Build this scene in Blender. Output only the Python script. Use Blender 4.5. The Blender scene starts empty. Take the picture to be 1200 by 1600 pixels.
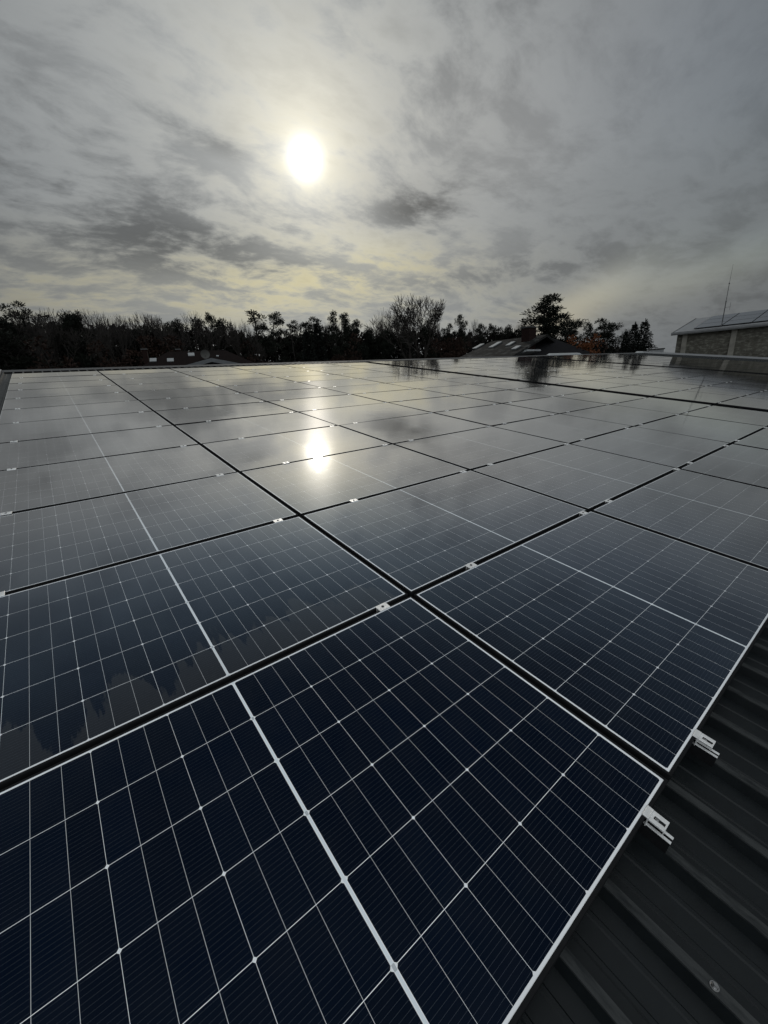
import bpy, bmesh, math, random
from mathutils import Vector, Matrix, Euler, noise as mnoise
S = bpy.context.scene
col = S.collection
R = math.radians
random.seed(7)

# ------------------------------------------------------------------ camera
SLOPE = R(7.5)                      # pitch of the metal roof
HE = 5.2                            # height of the lowest panel edge above ground
ROOF = Matrix.Translation((0, 0, HE)) @ Matrix.Rotation(SLOPE, 4, 'X')
CAMROOF = Vector((0.61485, -0.06278, 1.18716))
FPX = 638.51                        # focal length in photo pixels (1200 wide)
w = Vector((1.9115094, -0.6484469, 0.4525095))
RC = Matrix.Rotation(w.length, 3, w.normalized())   # roof frame -> camera (x right, y down, z forward)
cam_d = bpy.data.cameras.new('camera')
cam = bpy.data.objects.new('camera', cam_d); col.objects.link(cam)
rot = RC.transposed() @ Matrix(((1, 0, 0), (0, -1, 0), (0, 0, -1)))
cam.matrix_world = ROOF @ Matrix.Translation(CAMROOF) @ rot.to_4x4()
cam_d.sensor_fit = 'HORIZONTAL'; cam_d.sensor_width = 36
cam_d.lens = FPX / 1200 * 36
cam_d.clip_start = .05; cam_d.clip_end = 6000
S.camera = cam
CW = ROOF @ CAMROOF
RW = ROOF.to_3x3()

def wray(u, v):
    d = Vector(((u - 600) / FPX, (v - 800) / FPX, 1)).normalized()
    return RW @ (RC.transposed() @ d)
def at(u, v, D):                    # the point seen at photo pixel (u, v), D metres away on the ground plan
    d = wray(u, v); h = math.hypot(d.x, d.y)
    return CW + d * (D / h)
def pix(p):
    c = RC @ (ROOF.inverted() @ Vector(p) - CAMROOF)
    if c.z < .02: return None
    return 600 + FPX * c.x / c.z, 800 + FPX * c.y / c.z

# ------------------------------------------------------------------ node helper
class X:
    """a socket (or number) with arithmetic"""
    def __init__(s, nt, v): s.nt = nt; s.v = v
    def _m(s, op, *a):
        n = s.nt.nodes.new('ShaderNodeMath'); n.operation = op
        for i, q in enumerate((s,) + a):
            q = q.v if isinstance(q, X) else q
            if isinstance(q, (int, float)): n.inputs[i].default_value = q
            else: s.nt.links.new(q, n.inputs[i])
        return X(s.nt, n.outputs[0])
    def __add__(s, o): return s._m('ADD', o)
    def __sub__(s, o): return s._m('SUBTRACT', o)
    def __mul__(s, o): return s._m('MULTIPLY', o)
    def __truediv__(s, o): return s._m('DIVIDE', o)
    __radd__ = __add__; __rmul__ = __mul__
    def __rsub__(s, o): return X(s.nt, o)._m('SUBTRACT', s)
    def __gt__(s, o): return s._m('GREATER_THAN', o)
    def __lt__(s, o): return s._m('LESS_THAN', o)
    def floor(s): return s._m('FLOOR')
    def frac(s): return s._m('FRACT')
    def abs(s): return s._m('ABSOLUTE')
    def mx(s, o): return s._m('MAXIMUM', o)
    def mn(s, o): return s._m('MINIMUM', o)
    def pw(s, o): return s._m('POWER', o)
    def exp(s): return s._m('EXPONENT')
    def mod(s, o): return s._m('FLOORED_MODULO', o)
    def acos(s): return s._m('ARCCOSINE')
    def step(s, a, b):
        n = s.nt.nodes.new('ShaderNodeMapRange'); n.interpolation_type = 'SMOOTHSTEP'
        s.nt.links.new(s.v, n.inputs[0])
        n.inputs[1].default_value = a; n.inputs[2].default_value = b
        return X(s.nt, n.outputs[0])
def sep(nt, sock):
    n = nt.nodes.new('ShaderNodeSeparateXYZ'); nt.links.new(sock, n.inputs[0])
    return [X(nt, o) for o in n.outputs]
def comb(nt, *a):
    n = nt.nodes.new('ShaderNodeCombineXYZ')
    for i, q in enumerate(a):
        q = q.v if isinstance(q, X) else q
        if isinstance(q, (int, float)): n.inputs[i].default_value = q
        else: nt.links.new(q, n.inputs[i])
    return n.outputs[0]
def noise(nt, vec, scale, detail=4, rough=.5, dist=0, out='Fac'):
    n = nt.nodes.new('ShaderNodeTexNoise')
    n.inputs['Scale'].default_value = scale; n.inputs['Detail'].default_value = detail
    n.inputs['Roughness'].default_value = rough; n.inputs['Distortion'].default_value = dist
    if vec is not None: nt.links.new(vec, n.inputs['Vector'])
    return X(nt, n.outputs[out]) if out == 'Fac' else n.outputs[out]
def mixc(nt, f, a, b):
    n = nt.nodes.new('ShaderNodeMix'); n.data_type = 'RGBA'
    f = f.v if isinstance(f, X) else f
    for i, q in ((0, f), (6, a), (7, b)):
        if isinstance(q, (int, float)): n.inputs[i].default_value = q
        elif isinstance(q, tuple): n.inputs[i].default_value = (*q, 1)
        else: nt.links.new(q, n.inputs[i])
    return n.outputs[2]
def cmul(nt, c, f):
    n = nt.nodes.new('ShaderNodeVectorMath'); n.operation = 'SCALE'
    if isinstance(c, tuple): n.inputs[0].default_value = c
    else: nt.links.new(c, n.inputs[0])
    f = f.v if isinstance(f, X) else f
    if isinstance(f, (int, float)): n.inputs['Scale'].default_value = f
    else: nt.links.new(f, n.inputs['Scale'])
    return n.outputs[0]
def cadd(nt, a, b):
    n = nt.nodes.new('ShaderNodeVectorMath'); n.operation = 'ADD'
    for i, q in enumerate((a, b)):
        if isinstance(q, tuple): n.inputs[i].default_value = q
        else: nt.links.new(q, n.inputs[i])
    return n.outputs[0]

# ------------------------------------------------------------------ sky and sun
SUN = wray(477, 249)
sun_el = math.asin(SUN.z); sun_az = math.atan2(SUN.x, SUN.y)
wd = bpy.data.worlds.new('World'); S.world = wd; wd.use_nodes = True
nt = wd.node_tree; nt.nodes.clear()
out = nt.nodes.new('ShaderNodeOutputWorld'); bg = nt.nodes.new('ShaderNodeBackground')
nt.links.new(bg.outputs[0], out.inputs[0])
tc = nt.nodes.new('ShaderNodeTexCoord'); D = tc.outputs['Generated']
nsky = nt.nodes.new('ShaderNodeTexSky'); nsky.sky_type = 'NISHITA'; nsky.sun_disc = False
nsky.sun_elevation = sun_el; nsky.sun_rotation = sun_az; nsky.air_density = 1.3; nsky.dust_density = 2
dx, dy, dz = sep(nt, D)
def dotdir(v):
    return (dx * v.x + dy * v.y + dz * v.z)._m('MINIMUM', .999999)
ang = dotdir(SUN).acos()                                  # radians from the sun
zc = dz.mx(0.0)
hz = zc + .24
px_, py_ = dx / hz, dy / hz                              # flat cloud deck
P = comb(nt, px_, py_, 0.0)
wc = noise(nt, P, 1.1, 3, .5, 0, out='Color')
P2 = cadd(nt, P, cmul(nt, wc, .34))
sx_, sy_, sz_ = sep(nt, P2)
Pa = comb(nt, sx_ * .8 + sy_ * .25, sy_ * 1.15 - sx_ * .1, 1.7)
nA = noise(nt, P, .9, 3, .5, .2)                          # broad masses
nB = noise(nt, Pa, 3.6, 10, .62, .1)                      # torn sheets
nC = noise(nt, Pa, 9.5, 7, .60, .15)                       # wisps
def blob(u, v, sx, sy, tilt=0.0):                         # a cloud bank in a given direction of the sky
    c = wray(u, v); r = Vector((c.y, -c.x, 0)).normalized(); up = r.cross(c)
    a = dx * r.x + dy * r.y + dz * r.z; b = dx * up.x + dy * up.y + dz * up.z
    ct, st = math.cos(tilt), math.sin(tilt)
    a2 = (a * ct + b * st) * (1 / sx); b2 = (b * ct - a * st) * (1 / sy)
    front = dotdir(c) > 0.0
    return ((a2 * a2 + b2 * b2) * -1.0).exp() * front
dark = blob(150, 290, .26, .10, -.2) * .75 + blob(655, 322, .095, .040, .05) * 1.25 + blob(300, 385, .30, .06, .05) * .75 \
     + blob(700, 70, .20, .13, .3) * .55 + blob(800, 425, .45, .03) * .45 \
     + blob(245, 175, .06, .02, -.4) * .5 + blob(350, 225, .04, .018, -.2) * .7 + blob(430, 425, .12, .02, 0) * .5
lightb = blob(450, 110, .36, .20, .2) * .9 + blob(560, 380, .20, .03) * .45 + blob(990, 480, .3, .04, .3) * .4 + blob(420, 320, .2, .05) * .25
n = (nB - .5) * 1.25 + (nC - .5) * .80 + .5
cov = n + dark * .16 - lightb * .10
dens = cov.step(.36, .74)
wisp = (nC - .5) * .50 + (nA - .5) * .25 + (nB - .5) * .50
halo = (ang * ang * (-1 / .38)).exp() * .24 + (ang * (-1 / .12)).exp() * .30
base = halo + .103
behind = dotdir(Vector((-SUN.x, -SUN.y, .75)).normalized()).mx(0.0)
base = base + behind * behind * 1.0  # unseen brighter sky opposite the sun, added as fill light
lum = base * (1.22 - dens * .44 - dark * (dens * .36) + lightb * .16) * (1.0 + wisp)
# colour: warm close to the sun and under it, cool away from it
warm = (ang * (-1 / .26)).exp()
lowwarm = blob(330, 455, .50, .075) + blob(600, 420, .20, .05) * .6 + blob(830, 482, .12, .016, .1) * .3
c0 = mixc(nt, warm.mn(1.0), (.915, .985, 1.035), (1.04, 1.0, .88))
c1 = mixc(nt, ((lowwarm * .80 + (ang * (-1 / .11)).exp() * .5) * (1.0 - dens * .4)).mx(0.0).mn(1.0), c0, (1.15, 1.05, .68))
c1 = mixc(nt, (dens * .55).mn(1.0), c1, (.95, 1.0, 1.03))
lum = lum * (1.0 + lowwarm * .30)
sky = cmul(nt, c1, lum)
# thin places where the blue comes through, away from the sun
gap = blob(1170, 395, .16, .035, .2) * .6 + blob(940, 452, .14, .035, .5) * .55 + blob(1180, 40, .3, .2) * .4
gap = (gap * (nA * 1.2 + .2)).mx(0.0).mn(.8)
nis = cmul(nt, nsky.outputs[0], .05)
sky = mixc(nt, gap, sky, nis)
disc = (ang * ang * (-1 / R(1.3) ** 2)).exp() * 1.9 + (ang * (-1 / .055)).exp() * .38
sky = cadd(nt, sky, cmul(nt, (1.0, .97, .88), disc))
nt.links.new(sky, bg.inputs['Color']); bg.inputs['Strength'].default_value = 1.0
wd.cycles.sampling_method = 'MANUAL'; wd.cycles.sample_map_resolution = 1024

sl = bpy.data.lights.new('sun', 'SUN'); sl.energy = .5; sl.angle = R(.5); sl.color = (1, .93, .82)
sun = bpy.data.objects.new('sun', sl); col.objects.link(sun)
sun.location = SUN * 60
sun.rotation_euler = SUN.to_track_quat('Z', 'Y').to_euler()
S.view_settings.view_transform = 'Standard'; S.view_settings.look = 'None'
S.view_settings.exposure = 0; S.view_settings.gamma = 1

# ------------------------------------------------------------------ materials
def mat(name, colr, rough=.6, metal=0, spec=.5, var=0, vscale=5, bump=0, bscale=40):
    m = bpy.data.materials.new(name); m.use_nodes = True
    t = m.node_tree; b = t.nodes['Principled BSDF']
    b.inputs['Base Color'].default_value = (*colr, 1)
    b.inputs['Roughness'].default_value = rough; b.inputs['Metallic'].default_value = metal
    b.inputs['Specular IOR Level'].default_value = spec
    tcn = t.nodes.new('ShaderNodeTexCoord')
    if var:
        f = noise(t, tcn.outputs['Object'], vscale, 6, .6)
        c = mixc(t, ((f - .5) * 2.2 + .5).mx(0.0).mn(1.0), tuple(q * (1 - var) for q in colr), tuple(q * (1 + var) for q in colr))
        t.links.new(c, b.inputs['Base Color'])
        r = (f - .5) * .3 + rough
        t.links.new(r.v, b.inputs['Roughness'])
    if bump:
        f = noise(t, tcn.outputs['Object'], bscale, 4, .6)
        bn = t.nodes.new('ShaderNodeBump'); bn.inputs['Strength'].default_value = bump; bn.inputs['Distance'].default_value = .01
        t.links.new(f.v, bn.inputs['Height']); t.links.new(bn.outputs[0], b.inputs['Normal'])
    return m

def laminate_material(name, far=False):
    m = bpy.data.materials.new(name); m.use_nodes = True
    t = m.node_tree; b = t.nodes['Principled BSDF']
    tcn = t.nodes.new('ShaderNodeTexCoord'); oi = t.nodes.new('ShaderNodeObjectInfo')
    rnd = X(t, oi.outputs['Random'])
    x, y, z = sep(t, tcn.outputs['Object'])
    xs = x - .881; xc = xs.abs()
    a = xc - .0047
    q = a / .0717; k = q.floor(); fx = (q - k) * .0717
    g = a.mod(.2151)                                          # place inside a group of three cells
    b_ = y - .016
    qy = b_ / .184; ky = qy.floor(); fy = (qy - ky) * .184
    strip = a < 0.0
    border = (a > .8600).mx(b_ < 0.0).mx(b_ > 1.102)
    gx = fx > .0708
    gx_wide = (g > .2142)
    gy = fy > .1826
    dgx = g.mn((.2146 - g).abs()); dgy = fy.mn((.182 - fy).abs())
    cham = (dgx + dgy) < .0046
    white = strip.mx(border).mx(gx * .72).mx(gx_wide).mx(gy).mx(cham)
    bus = ((fy * (16 / .182)).frac() - .5).abs() < .019
    cellv = comb(t, k + (xs > 0.0) * 40, ky, rnd * 91.0)
    wn = t.nodes.new('ShaderNodeTexWhiteNoise'); t.links.new(cellv, wn.inputs['Vector'])
    cv = X(t, wn.outputs['Value'])
    pv = comb(t, x + rnd * 37.0, y + rnd * 11.0, 0.0)
    mott = noise(t, pv, 3.0, 3, .5)
    cdark = mixc(t, (cv * .6 + mott * .7 - .25).mx(0.0).mn(1.0), (.0017, .0044, .0112), (.0028, .0072, .0180))
    cdark = mixc(t, (rnd * 7.31).frac() * .5, cdark, (.0026, .0044, .0100))
    c = mixc(t, bus * .75, cdark, (.075, .088, .112))
    core = (xc < .0030)
    wcol = mixc(t, core * strip, (.84, .86, .88), (.76, .82, .86))
    jd = (xc < .0036) * (((b_ - .366).mod(.368) - .184).abs() < .0062) * strip
    wcol = mixc(t, jd * .6, wcol, (.30, .33, .35))
    c = mixc(t, white, c, wcol)
    # dust film, heavier along the lower frame where rain dries, with a torn edge
    edge = noise(t, comb(t, x * 3.2 + rnd * 57.0, y * .6, rnd * 13.0), 1.6, 7, .62)
    oc = t.nodes.new('ShaderNodeSeparateColor'); t.links.new(oi.outputs['Color'], oc.inputs[0])
    fl = ((edge - .5) * 1.25 + .17 - y).step(0.0, .03) * X(t, oc.outputs[0])
    edge2 = noise(t, comb(t, x * .9 + rnd * 31.0, y * 5.0, rnd * 3.0), 2.2, 7, .62)
    fl2 = ((edge2 - .5) * 1.0 + x * .9 - 1.15).step(0.0, .03) * X(t, oc.outputs[1])
    dust = noise(t, pv, 9.0, 6, .6)
    f = fl * .12 + fl2 * .07 + (dust - .35).mx(0.0) * .05
    c = mixc(t, f, c, (.17, .165, .145))
    t.links.new(c, b.inputs['Base Color'])
    b.inputs['Specular IOR Level'].default_value = 0; b.inputs['Roughness'].default_value = 1
    rr = dust * .06 + fl * .012 + fl2 * .01 + .042
    
    bn = t.nodes.new('ShaderNodeBump'); bn.inputs['Strength'].default_value = .3; bn.inputs['Distance'].default_value = .004
    hgt = noise(t, comb(t, x + rnd * 20.0, y * 1.3, rnd * 5.0), 1.7, 2, .4)
    t.links.new(hgt.v, bn.inputs['Height'])
    # prismatic, anti-reflective glass: little reflection face on, steeply more towards grazing
    lw = t.nodes.new('ShaderNodeLayerWeight'); lw.inputs['Blend'].default_value = .5
    fc = X(t, lw.outputs['Facing'])
    F = (fc * fc.step(.20, .84) * .96 + .005).mn(1.0)
    g1 = t.nodes.new('ShaderNodeBsdfGlossy'); g2 = t.nodes.new('ShaderNodeBsdfGlossy')
    for q in (g1, g2): t.links.new(bn.outputs[0], q.inputs['Normal']); t.links.new(mixc(t, fc.step(.38, .74), (.62, .80, 1.0), (1.0, .985, .965)), q.inputs['Color'])
    t.links.new(rr.v, g1.inputs['Roughness']); g2.inputs['Roughness'].default_value = .25; g1.distribution = 'BECKMANN'; g2.distribution = 'BECKMANN'
    mg = t.nodes.new('ShaderNodeMixShader'); mg.inputs[0].default_value = .022
    t.links.new(g1.outputs[0], mg.inputs[1]); t.links.new(g2.outputs[0], mg.inputs[2])
    ms = t.nodes.new('ShaderNodeMixShader'); t.links.new(F.v, ms.inputs[0])
    t.links.new(b.outputs[0], ms.inputs[1]); t.links.new(mg.outputs[0], ms.inputs[2])
    t.links.new(ms.outputs[0], t.nodes['Material Output'].inputs['Surface'])
    return m
M = {}
M['laminate'] = laminate_material('solar glass')
M['frame'] = mat('black anodised frame', (.013, .0135, .0145), .7, 0, .03, var=.2, vscale=30)
M['alu'] = mat('mill aluminium', (.80, .80, .79), .36, .35, .5, var=.12, vscale=60, bump=.15, bscale=300)
M['steel'] = mat('stainless bolt', (.30, .30, .30), .3, 1)
M['socket'] = mat('dark socket', (.015, .015, .015), .7)
M['roof'] = mat('anthracite coated sheet', (.0065, .0088, .010), .45, 0, .28, var=.22, vscale=14, bump=.05, bscale=500)
M['trim'] = mat('grey folded sheet', (.26, .27, .275), .45, 0, .5, var=.15, vscale=3)
M['coping'] = mat('grey coping', (.14, .145, .15), .5, 0, .4, var=.2, vscale=2)
M['trimdark'] = mat('dark ridge sheet', (.05, .052, .054), .75, 0, .5, var=.2, vscale=3)
M['wallsheet'] = mat('wall cladding', (.30, .31, .31), .6, var=.08, vscale=2)
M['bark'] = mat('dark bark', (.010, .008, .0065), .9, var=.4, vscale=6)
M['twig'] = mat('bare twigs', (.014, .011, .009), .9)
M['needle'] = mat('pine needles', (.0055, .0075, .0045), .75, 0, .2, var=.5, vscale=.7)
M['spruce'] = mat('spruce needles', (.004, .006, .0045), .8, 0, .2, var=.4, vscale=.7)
M['rust'] = mat('russet leaves', (.080, .027, .009), .8, 0, .2, var=.5, vscale=.8)
M['brownleaf'] = mat('brown oak leaves', (.013, .0060, .0035), .8, 0, .2, var=.6, vscale=.5)
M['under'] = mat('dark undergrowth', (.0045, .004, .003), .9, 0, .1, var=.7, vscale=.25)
M['ground'] = mat('rough winter grass', (.035, .04, .022), .95, var=.5, vscale=.15)
M['tilebrown'] = mat('brown roof tiles', (.009, .0062, .0058), .9, 0, .06, var=.35, vscale=2.5)
M['plaster'] = mat('pale plaster', (.16, .155, .145), .85, var=.15, vscale=2)
M['vergegrey'] = mat('grey verge board', (.095, .10, .105), .6, 0, .2, var=.2, vscale=2)
M['dishgrey'] = mat('weathered dish', (.075, .074, .07), .8, 0, .1)
M['darkclad'] = mat('dark blue grey cladding', (.012, .015, .017), .8, 0, .1, var=.2, vscale=1)
M['slate'] = mat('dark slates', (.010, .010, .011), .9, 0, .08, var=.3, vscale=3)
M['skylight'] = mat('skylight glass', (.42, .44, .45), .2, .7, .6)
M['lead'] = mat('dark lead', (.03, .03, .03), .6)
M['white'] = mat('white painted metal', (.62, .62, .60), .5, var=.1, vscale=9)
M['halltrim'] = mat('weathered gutter', (.22, .225, .23), .4, .4, .5, var=.2, vscale=3)
M['hallroof'] = mat('fibre cement roof', (.19, .195, .20), .5, 0, .5, var=.2, vscale=1.2)
M['hallpv'] = mat('distant solar glass', (.06, .065, .072), .16, 0, 1.0, var=.2, vscale=.6)
M['mast'] = mat('galvanised mast', (.06, .062, .065), .45, .4)
def tile_material(name, c1, c2, moss):
    m = bpy.data.materials.new(name); m.use_nodes = True
    t = m.node_tree; b = t.nodes['Principled BSDF']; tcn = t.nodes.new('ShaderNodeTexCoord')
    x, y, z = sep(t, tcn.outputs['Object'])
    n1 = noise(t, tcn.outputs['Object'], 1.2, 7, .65); n2 = noise(t, tcn.outputs['Object'], 5, 5, .6)
    c = mixc(t, n2, c1, c2)
    c = mixc(t, n1.step(.48, .66), c, moss)
    row = (y * 3.0).frac() < .18
    c = mixc(t, row * .55, c, (.012, .012, .012))
    t.links.new(c, b.inputs['Base Color']); b.inputs['Roughness'].default_value = .9; b.inputs['Specular IOR Level'].default_value = .12
    return m
M['mosstile'] = tile_material('mossy grey tiles', (.004, .0042, .0042), (.016, .016, .0155), (.055, .055, .053))
def brick_material():
    m = bpy.data.materials.new('dark red brick'); m.use_nodes = True
    t = m.node_tree; b = t.nodes['Principled BSDF']; tcn = t.nodes.new('ShaderNodeTexCoord')
    br = t.nodes.new('ShaderNodeTexBrick'); t.links.new(tcn.outputs['Object'], br.inputs['Vector'])
    br.inputs['Color1'].default_value = (.014, .006, .005, 1); br.inputs['Color2'].default_value = (.010, .0045, .004, 1)
    br.inputs['Mortar'].default_value = (.017, .014, .013, 1); br.inputs['Scale'].default_value = 3
    mp = t.nodes.new('ShaderNodeMapping'); mp.inputs['Rotation'].default_value = (R(90), 0, 0)
    t.links.new(tcn.outputs['Object'], mp.inputs[0]); t.links.new(mp.outputs[0], br.inputs['Vector'])
    t.links.new(br.outputs['Color'], b.inputs['Base Color']); b.inputs['Roughness'].default_value = .9; b.inputs['Specular IOR Level'].default_value = .1
    return m
M['brick'] = brick_material()
def hallwall_material():
    m = bpy.data.materials.new('stained concrete wall'); m.use_nodes = True
    t = m.node_tree; b = t.nodes['Principled BSDF']; tcn = t.nodes.new('ShaderNodeTexCoord')
    x, y, z = sep(t, tcn.outputs['Object'])
    n1 = noise(t, comb(t, x, y * .5, z * 1.1), 1.1, 8, .70)
    n2 = noise(t, comb(t, x, y * .9, z * 2.0), 3.0, 7, .72)
    n3 = noise(t, comb(t, x, y * 2.4, z * .25), 1.4, 4, .6)
    lowz = (z * -1.0 + n1 * 1.5 + 7.95).step(-.25, .35)
    c = mixc(t, n1.step(.36, .62), (.044, .040, .031), (.084, .080, .065))
    c = mixc(t, n2.step(.44, .70) * (lowz * .62 + .06), c, (.24, .235, .20))
    c = mixc(t, n3.step(.55, .72) * .45, c, (.06, .054, .036))
    t.links.new(c, b.inputs['Base Color']); b.inputs['Roughness'].default_value = .9
    return m
M['hallwall'] = hallwall_material()
M['hallpier'] = mat('pale concrete pier', (.20, .19, .165), .9, var=.3, vscale=2)

# ------------------------------------------------------------------ mesh helpers
class MB:
    def __init__(s): s.v = []; s.f = []
    def add(s, vs, fs):
        o = len(s.v); s.v += [tuple(q) for q in vs]; s.f += [tuple(i + o for i in f) for f in fs]
    def box(s, x0, y0, z0, x1, y1, z1, mtx=None):
        vs = [Vector(p) for p in ((x0,y0,z0),(x1,y0,z0),(x1,y1,z0),(x0,y1,z0),(x0,y0,z1),(x1,y0,z1),(x1,y1,z1),(x0,y1,z1))]
        if mtx: vs = [mtx @ q for q in vs]
        s.add(vs, [(3,2,1,0),(4,5,6,7),(0,1,5,4),(1,2,6,5),(2,3,7,6),(3,0,4,7)])
    def prism(s, poly, axis_vec, mtx=None):     # poly: list of 3-D points, extruded by axis_vec
        n = len(poly); a = Vector(axis_vec)
        vs = [Vector(p) for p in poly] + [Vector(p) + a for p in poly]
        if mtx: vs = [mtx @ q for q in vs]
        s.add(vs, [tuple(range(n - 1, -1, -1)), tuple(range(n, 2 * n))] + [(i, (i + 1) % n, n + (i + 1) % n, n + i) for i in range(n)])
    def tube(s, pts, rad, sides=6, cap=True):
        n = len(pts); rings = []
        o = len(s.v)
        for i, p in enumerate(pts):
            p = Vector(p)
            d = (Vector(pts[min(i + 1, n - 1)]) - Vector(pts[max(i - 1, 0)]))
            if d.length < 1e-9: d = Vector((0, 0, 1))
            d.normalize()
            u = d.orthogonal().normalized(); v2 = d.cross(u)
            r = rad[i] if isinstance(rad, (list, tuple)) else rad
            for k in range(sides):
                a = 2 * math.pi * k / sides
                s.v.append(tuple(p + u * (math.cos(a) * r) + v2 * (math.sin(a) * r)))
        for i in range(n - 1):
            for k in range(sides):
                k2 = (k + 1) % sides
                s.f.append((o + i * sides + k, o + i * sides + k2, o + (i + 1) * sides + k2, o + (i + 1) * sides + k))
        if cap and sides > 2:
            s.f.append(tuple(o + k for k in range(sides - 1, -1, -1)))
            s.f.append(tuple(o + (n - 1) * sides + k for k in range(sides)))
    def mesh(s, name, m, smooth=False):
        me = bpy.data.meshes.new(name); me.from_pydata(s.v, [], s.f); me.update()
        me.materials.append(m)
        if smooth: me.polygons.foreach_set('use_smooth', [True] * len(me.polygons))
        return me
    def build(s, name, m, parent=None, mtx=None, smooth=False):
        return link(name, s.mesh(name, m, smooth), parent, mtx)
def link(name, me, parent=None, mtx=None):
    o = bpy.data.objects.new(name, me); col.objects.link(o)
    if parent is not None: o.parent = parent
    if mtx is not None: o.matrix_local = mtx
    return o
def bevel(o, wdt, seg=2):
    b = o.modifiers.new('bevel', 'BEVEL'); b.width = wdt; b.segments = seg; b.limit_method = 'ANGLE'
    return o
def tag(o, label=None, cat=None, group=None, kind=None):
    if label: o['label'] = label
    if cat: o['category'] = cat
    if group: o['group'] = group
    if kind: o['kind'] = kind
    return o
def empty(name, mtx, label, cat, group=None):
    o = bpy.data.objects.new(name, None); col.objects.link(o); o.matrix_world = mtx; o.empty_display_size = .2
    return tag(o, label, cat, group)
def copy_tree(o, parent=None):
    c = o.copy(); col.objects.link(c)
    if parent is not None: c.parent = parent
    for ch in list(o.children): copy_tree(ch, c)
    return c
ORD = ['first','second','third','fourth','fifth','sixth','seventh','eighth','ninth','tenth','eleventh','twelfth','thirteenth','fourteenth','fifteenth','sixteenth','seventeenth','eighteenth']
T = Matrix.Translation
I4 = Matrix.Identity(4)

# ------------------------------------------------------------------ ground
g = MB(); g.add([(-2500,-2500,0),(2500,-2500,0),(2500,2500,0),(-2500,2500,0)], [(0,1,2,3)])
tag(g.build('ground', M['ground']), kind='structure')

# ------------------------------------------------------------------ the building under the panels
bld = empty('industrial_building', I4, 'low industrial building whose dark ribbed metal roof carries the solar panels', 'building')
XL, XR, YE, YR = -.25, 41.4, -2.4, 15.45
PITCH = .205; X0 = 1.2235
ZT, ZV = -.075, -.112
def profile():
    pts = []
    k0 = math.floor((XL - X0) / PITCH) - 1
    k = k0
    while True:
        c = X0 + k * PITCH
        if c - .1 > XR: break
        for dx_, z in ((-.022, ZV), (-.0125, ZT), (.0125, ZT), (.022, ZV), (.056, ZV), (.060, ZV + .0035), (.070, ZV + .0035), (.074, ZV), (.123, ZV), (.127, ZV + .0035), (.137, ZV + .0035), (.141, ZV)):
            q = c + dx_
            if XL < q < XR: pts.append((q, z))
        k += 1
    return pts
pr = profile(); n = len(pr)
rm = MB()
ys = (YE, YR)
for yv in ys: rm.v += [(a, yv, b) for a, b in pr]
for i in range(n - 1): rm.f.append((i, i + 1, n + i + 1, n + i))
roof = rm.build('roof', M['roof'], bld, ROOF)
def crown_highlights():
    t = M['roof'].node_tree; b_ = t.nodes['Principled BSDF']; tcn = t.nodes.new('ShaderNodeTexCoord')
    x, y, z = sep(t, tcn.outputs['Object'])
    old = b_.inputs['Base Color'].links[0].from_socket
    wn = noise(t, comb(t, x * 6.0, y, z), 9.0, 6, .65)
    f = (z > ZT - .004) * wn.step(.30, .62) * .85  # highlight on the rib crowns put into the base colour, broken up by noise
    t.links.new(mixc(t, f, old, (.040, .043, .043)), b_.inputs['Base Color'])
crown_highlights()
tag(roof, 'near slope of dark ribbed sheet under the panels')
# far slope beyond the ridge
zr = (ROOF @ Vector((0, YR, ZT)))
fs = MB(); run = 17.6; drop = run * math.tan(SLOPE)
fs.add([(XL, zr.y + .02, zr.z - .03), (XR, zr.y + .02, zr.z - .03), (XR, zr.y + run, zr.z - drop), (XL, zr.y + run, zr.z - drop)], [(0, 1, 2, 3)])
fs.build('far_roof', M['roof'], bld)
rc = MB()                                                     # folded ridge sheet
rc.prism([(XL - .02, YR - .25, ZT + .002), (XL - .02, YR, ZT + .030), (XL - .02, YR + .28, ZT - .036), (XL - .02, YR + .28, ZT - .042), (XL - .02, YR, ZT + .022), (XL - .02, YR - .25, ZT - .006)], (XR - XL + .04, 0, 0))
rc.build('ridge_cap', M['trimdark'], bld, ROOF)
for nm, xa, xb, zt in (('verge_trim', XL - .12, XL, -.03),):
    v = MB(); v.box(xa, YE, ZV - .25, xb, YR + .1, zt); bevel(v.build(nm, M['trim'], bld, ROOF), .006)
v = MB(); v.box(XR + .02, YE, ZV - .3, XR + .16, YR + .1, -.035); bevel(v.build('verge_trim', M['trimdark'], bld, ROOF), .012)
v = MB(); v.prism([(XR - .9, YE - .02, -.072), (XR + .02, YE - .02, -.034), (XR + .30, YE - .02, -.034), (XR + .30, YE - .02, .03), (XR - .05, YE - .02, .03), (XR - .9, YE - .02, -.066)], (0, YR - YE + .1, 0)); v.build('verge_coping', M['coping'], bld, ROOF)
e0 = ROOF @ Vector((0, YE, ZV)); e1 = Vector((0, zr.y + run, zr.z - drop))
wl = MB()
for xa, xb in ((XL - .1, XL + .12), (XR - .12, XR + .1)):
    wl.prism([(xa, e0.y + .25, 0), (xa, e1.y - .25, 0), (xa, e1.y - .25, e1.z - .12), (xa, zr.y, zr.z - .3), (xa, e0.y + .25, e0.z - .12)], (xb - xa, 0, 0))
wl.box(XL + .121, e0.y + .25, 0, XR - .121, e0.y + .45, e0.z - .1)
wl.box(XL + .121, e1.y - .45, 0, XR - .121, e1.y - .25, e1.z - .1)
wl.build('wall', M['wallsheet'], bld)
gt = MB(); gt.prism([(XL, YE - .14, -.26), (XL, YE - .01, -.26), (XL, YE - .01, -.15), (XL, YE - .14, -.15)], (XR - XL, 0, 0))
gt.build('gutter', M['trim'], bld, ROOF)
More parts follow.
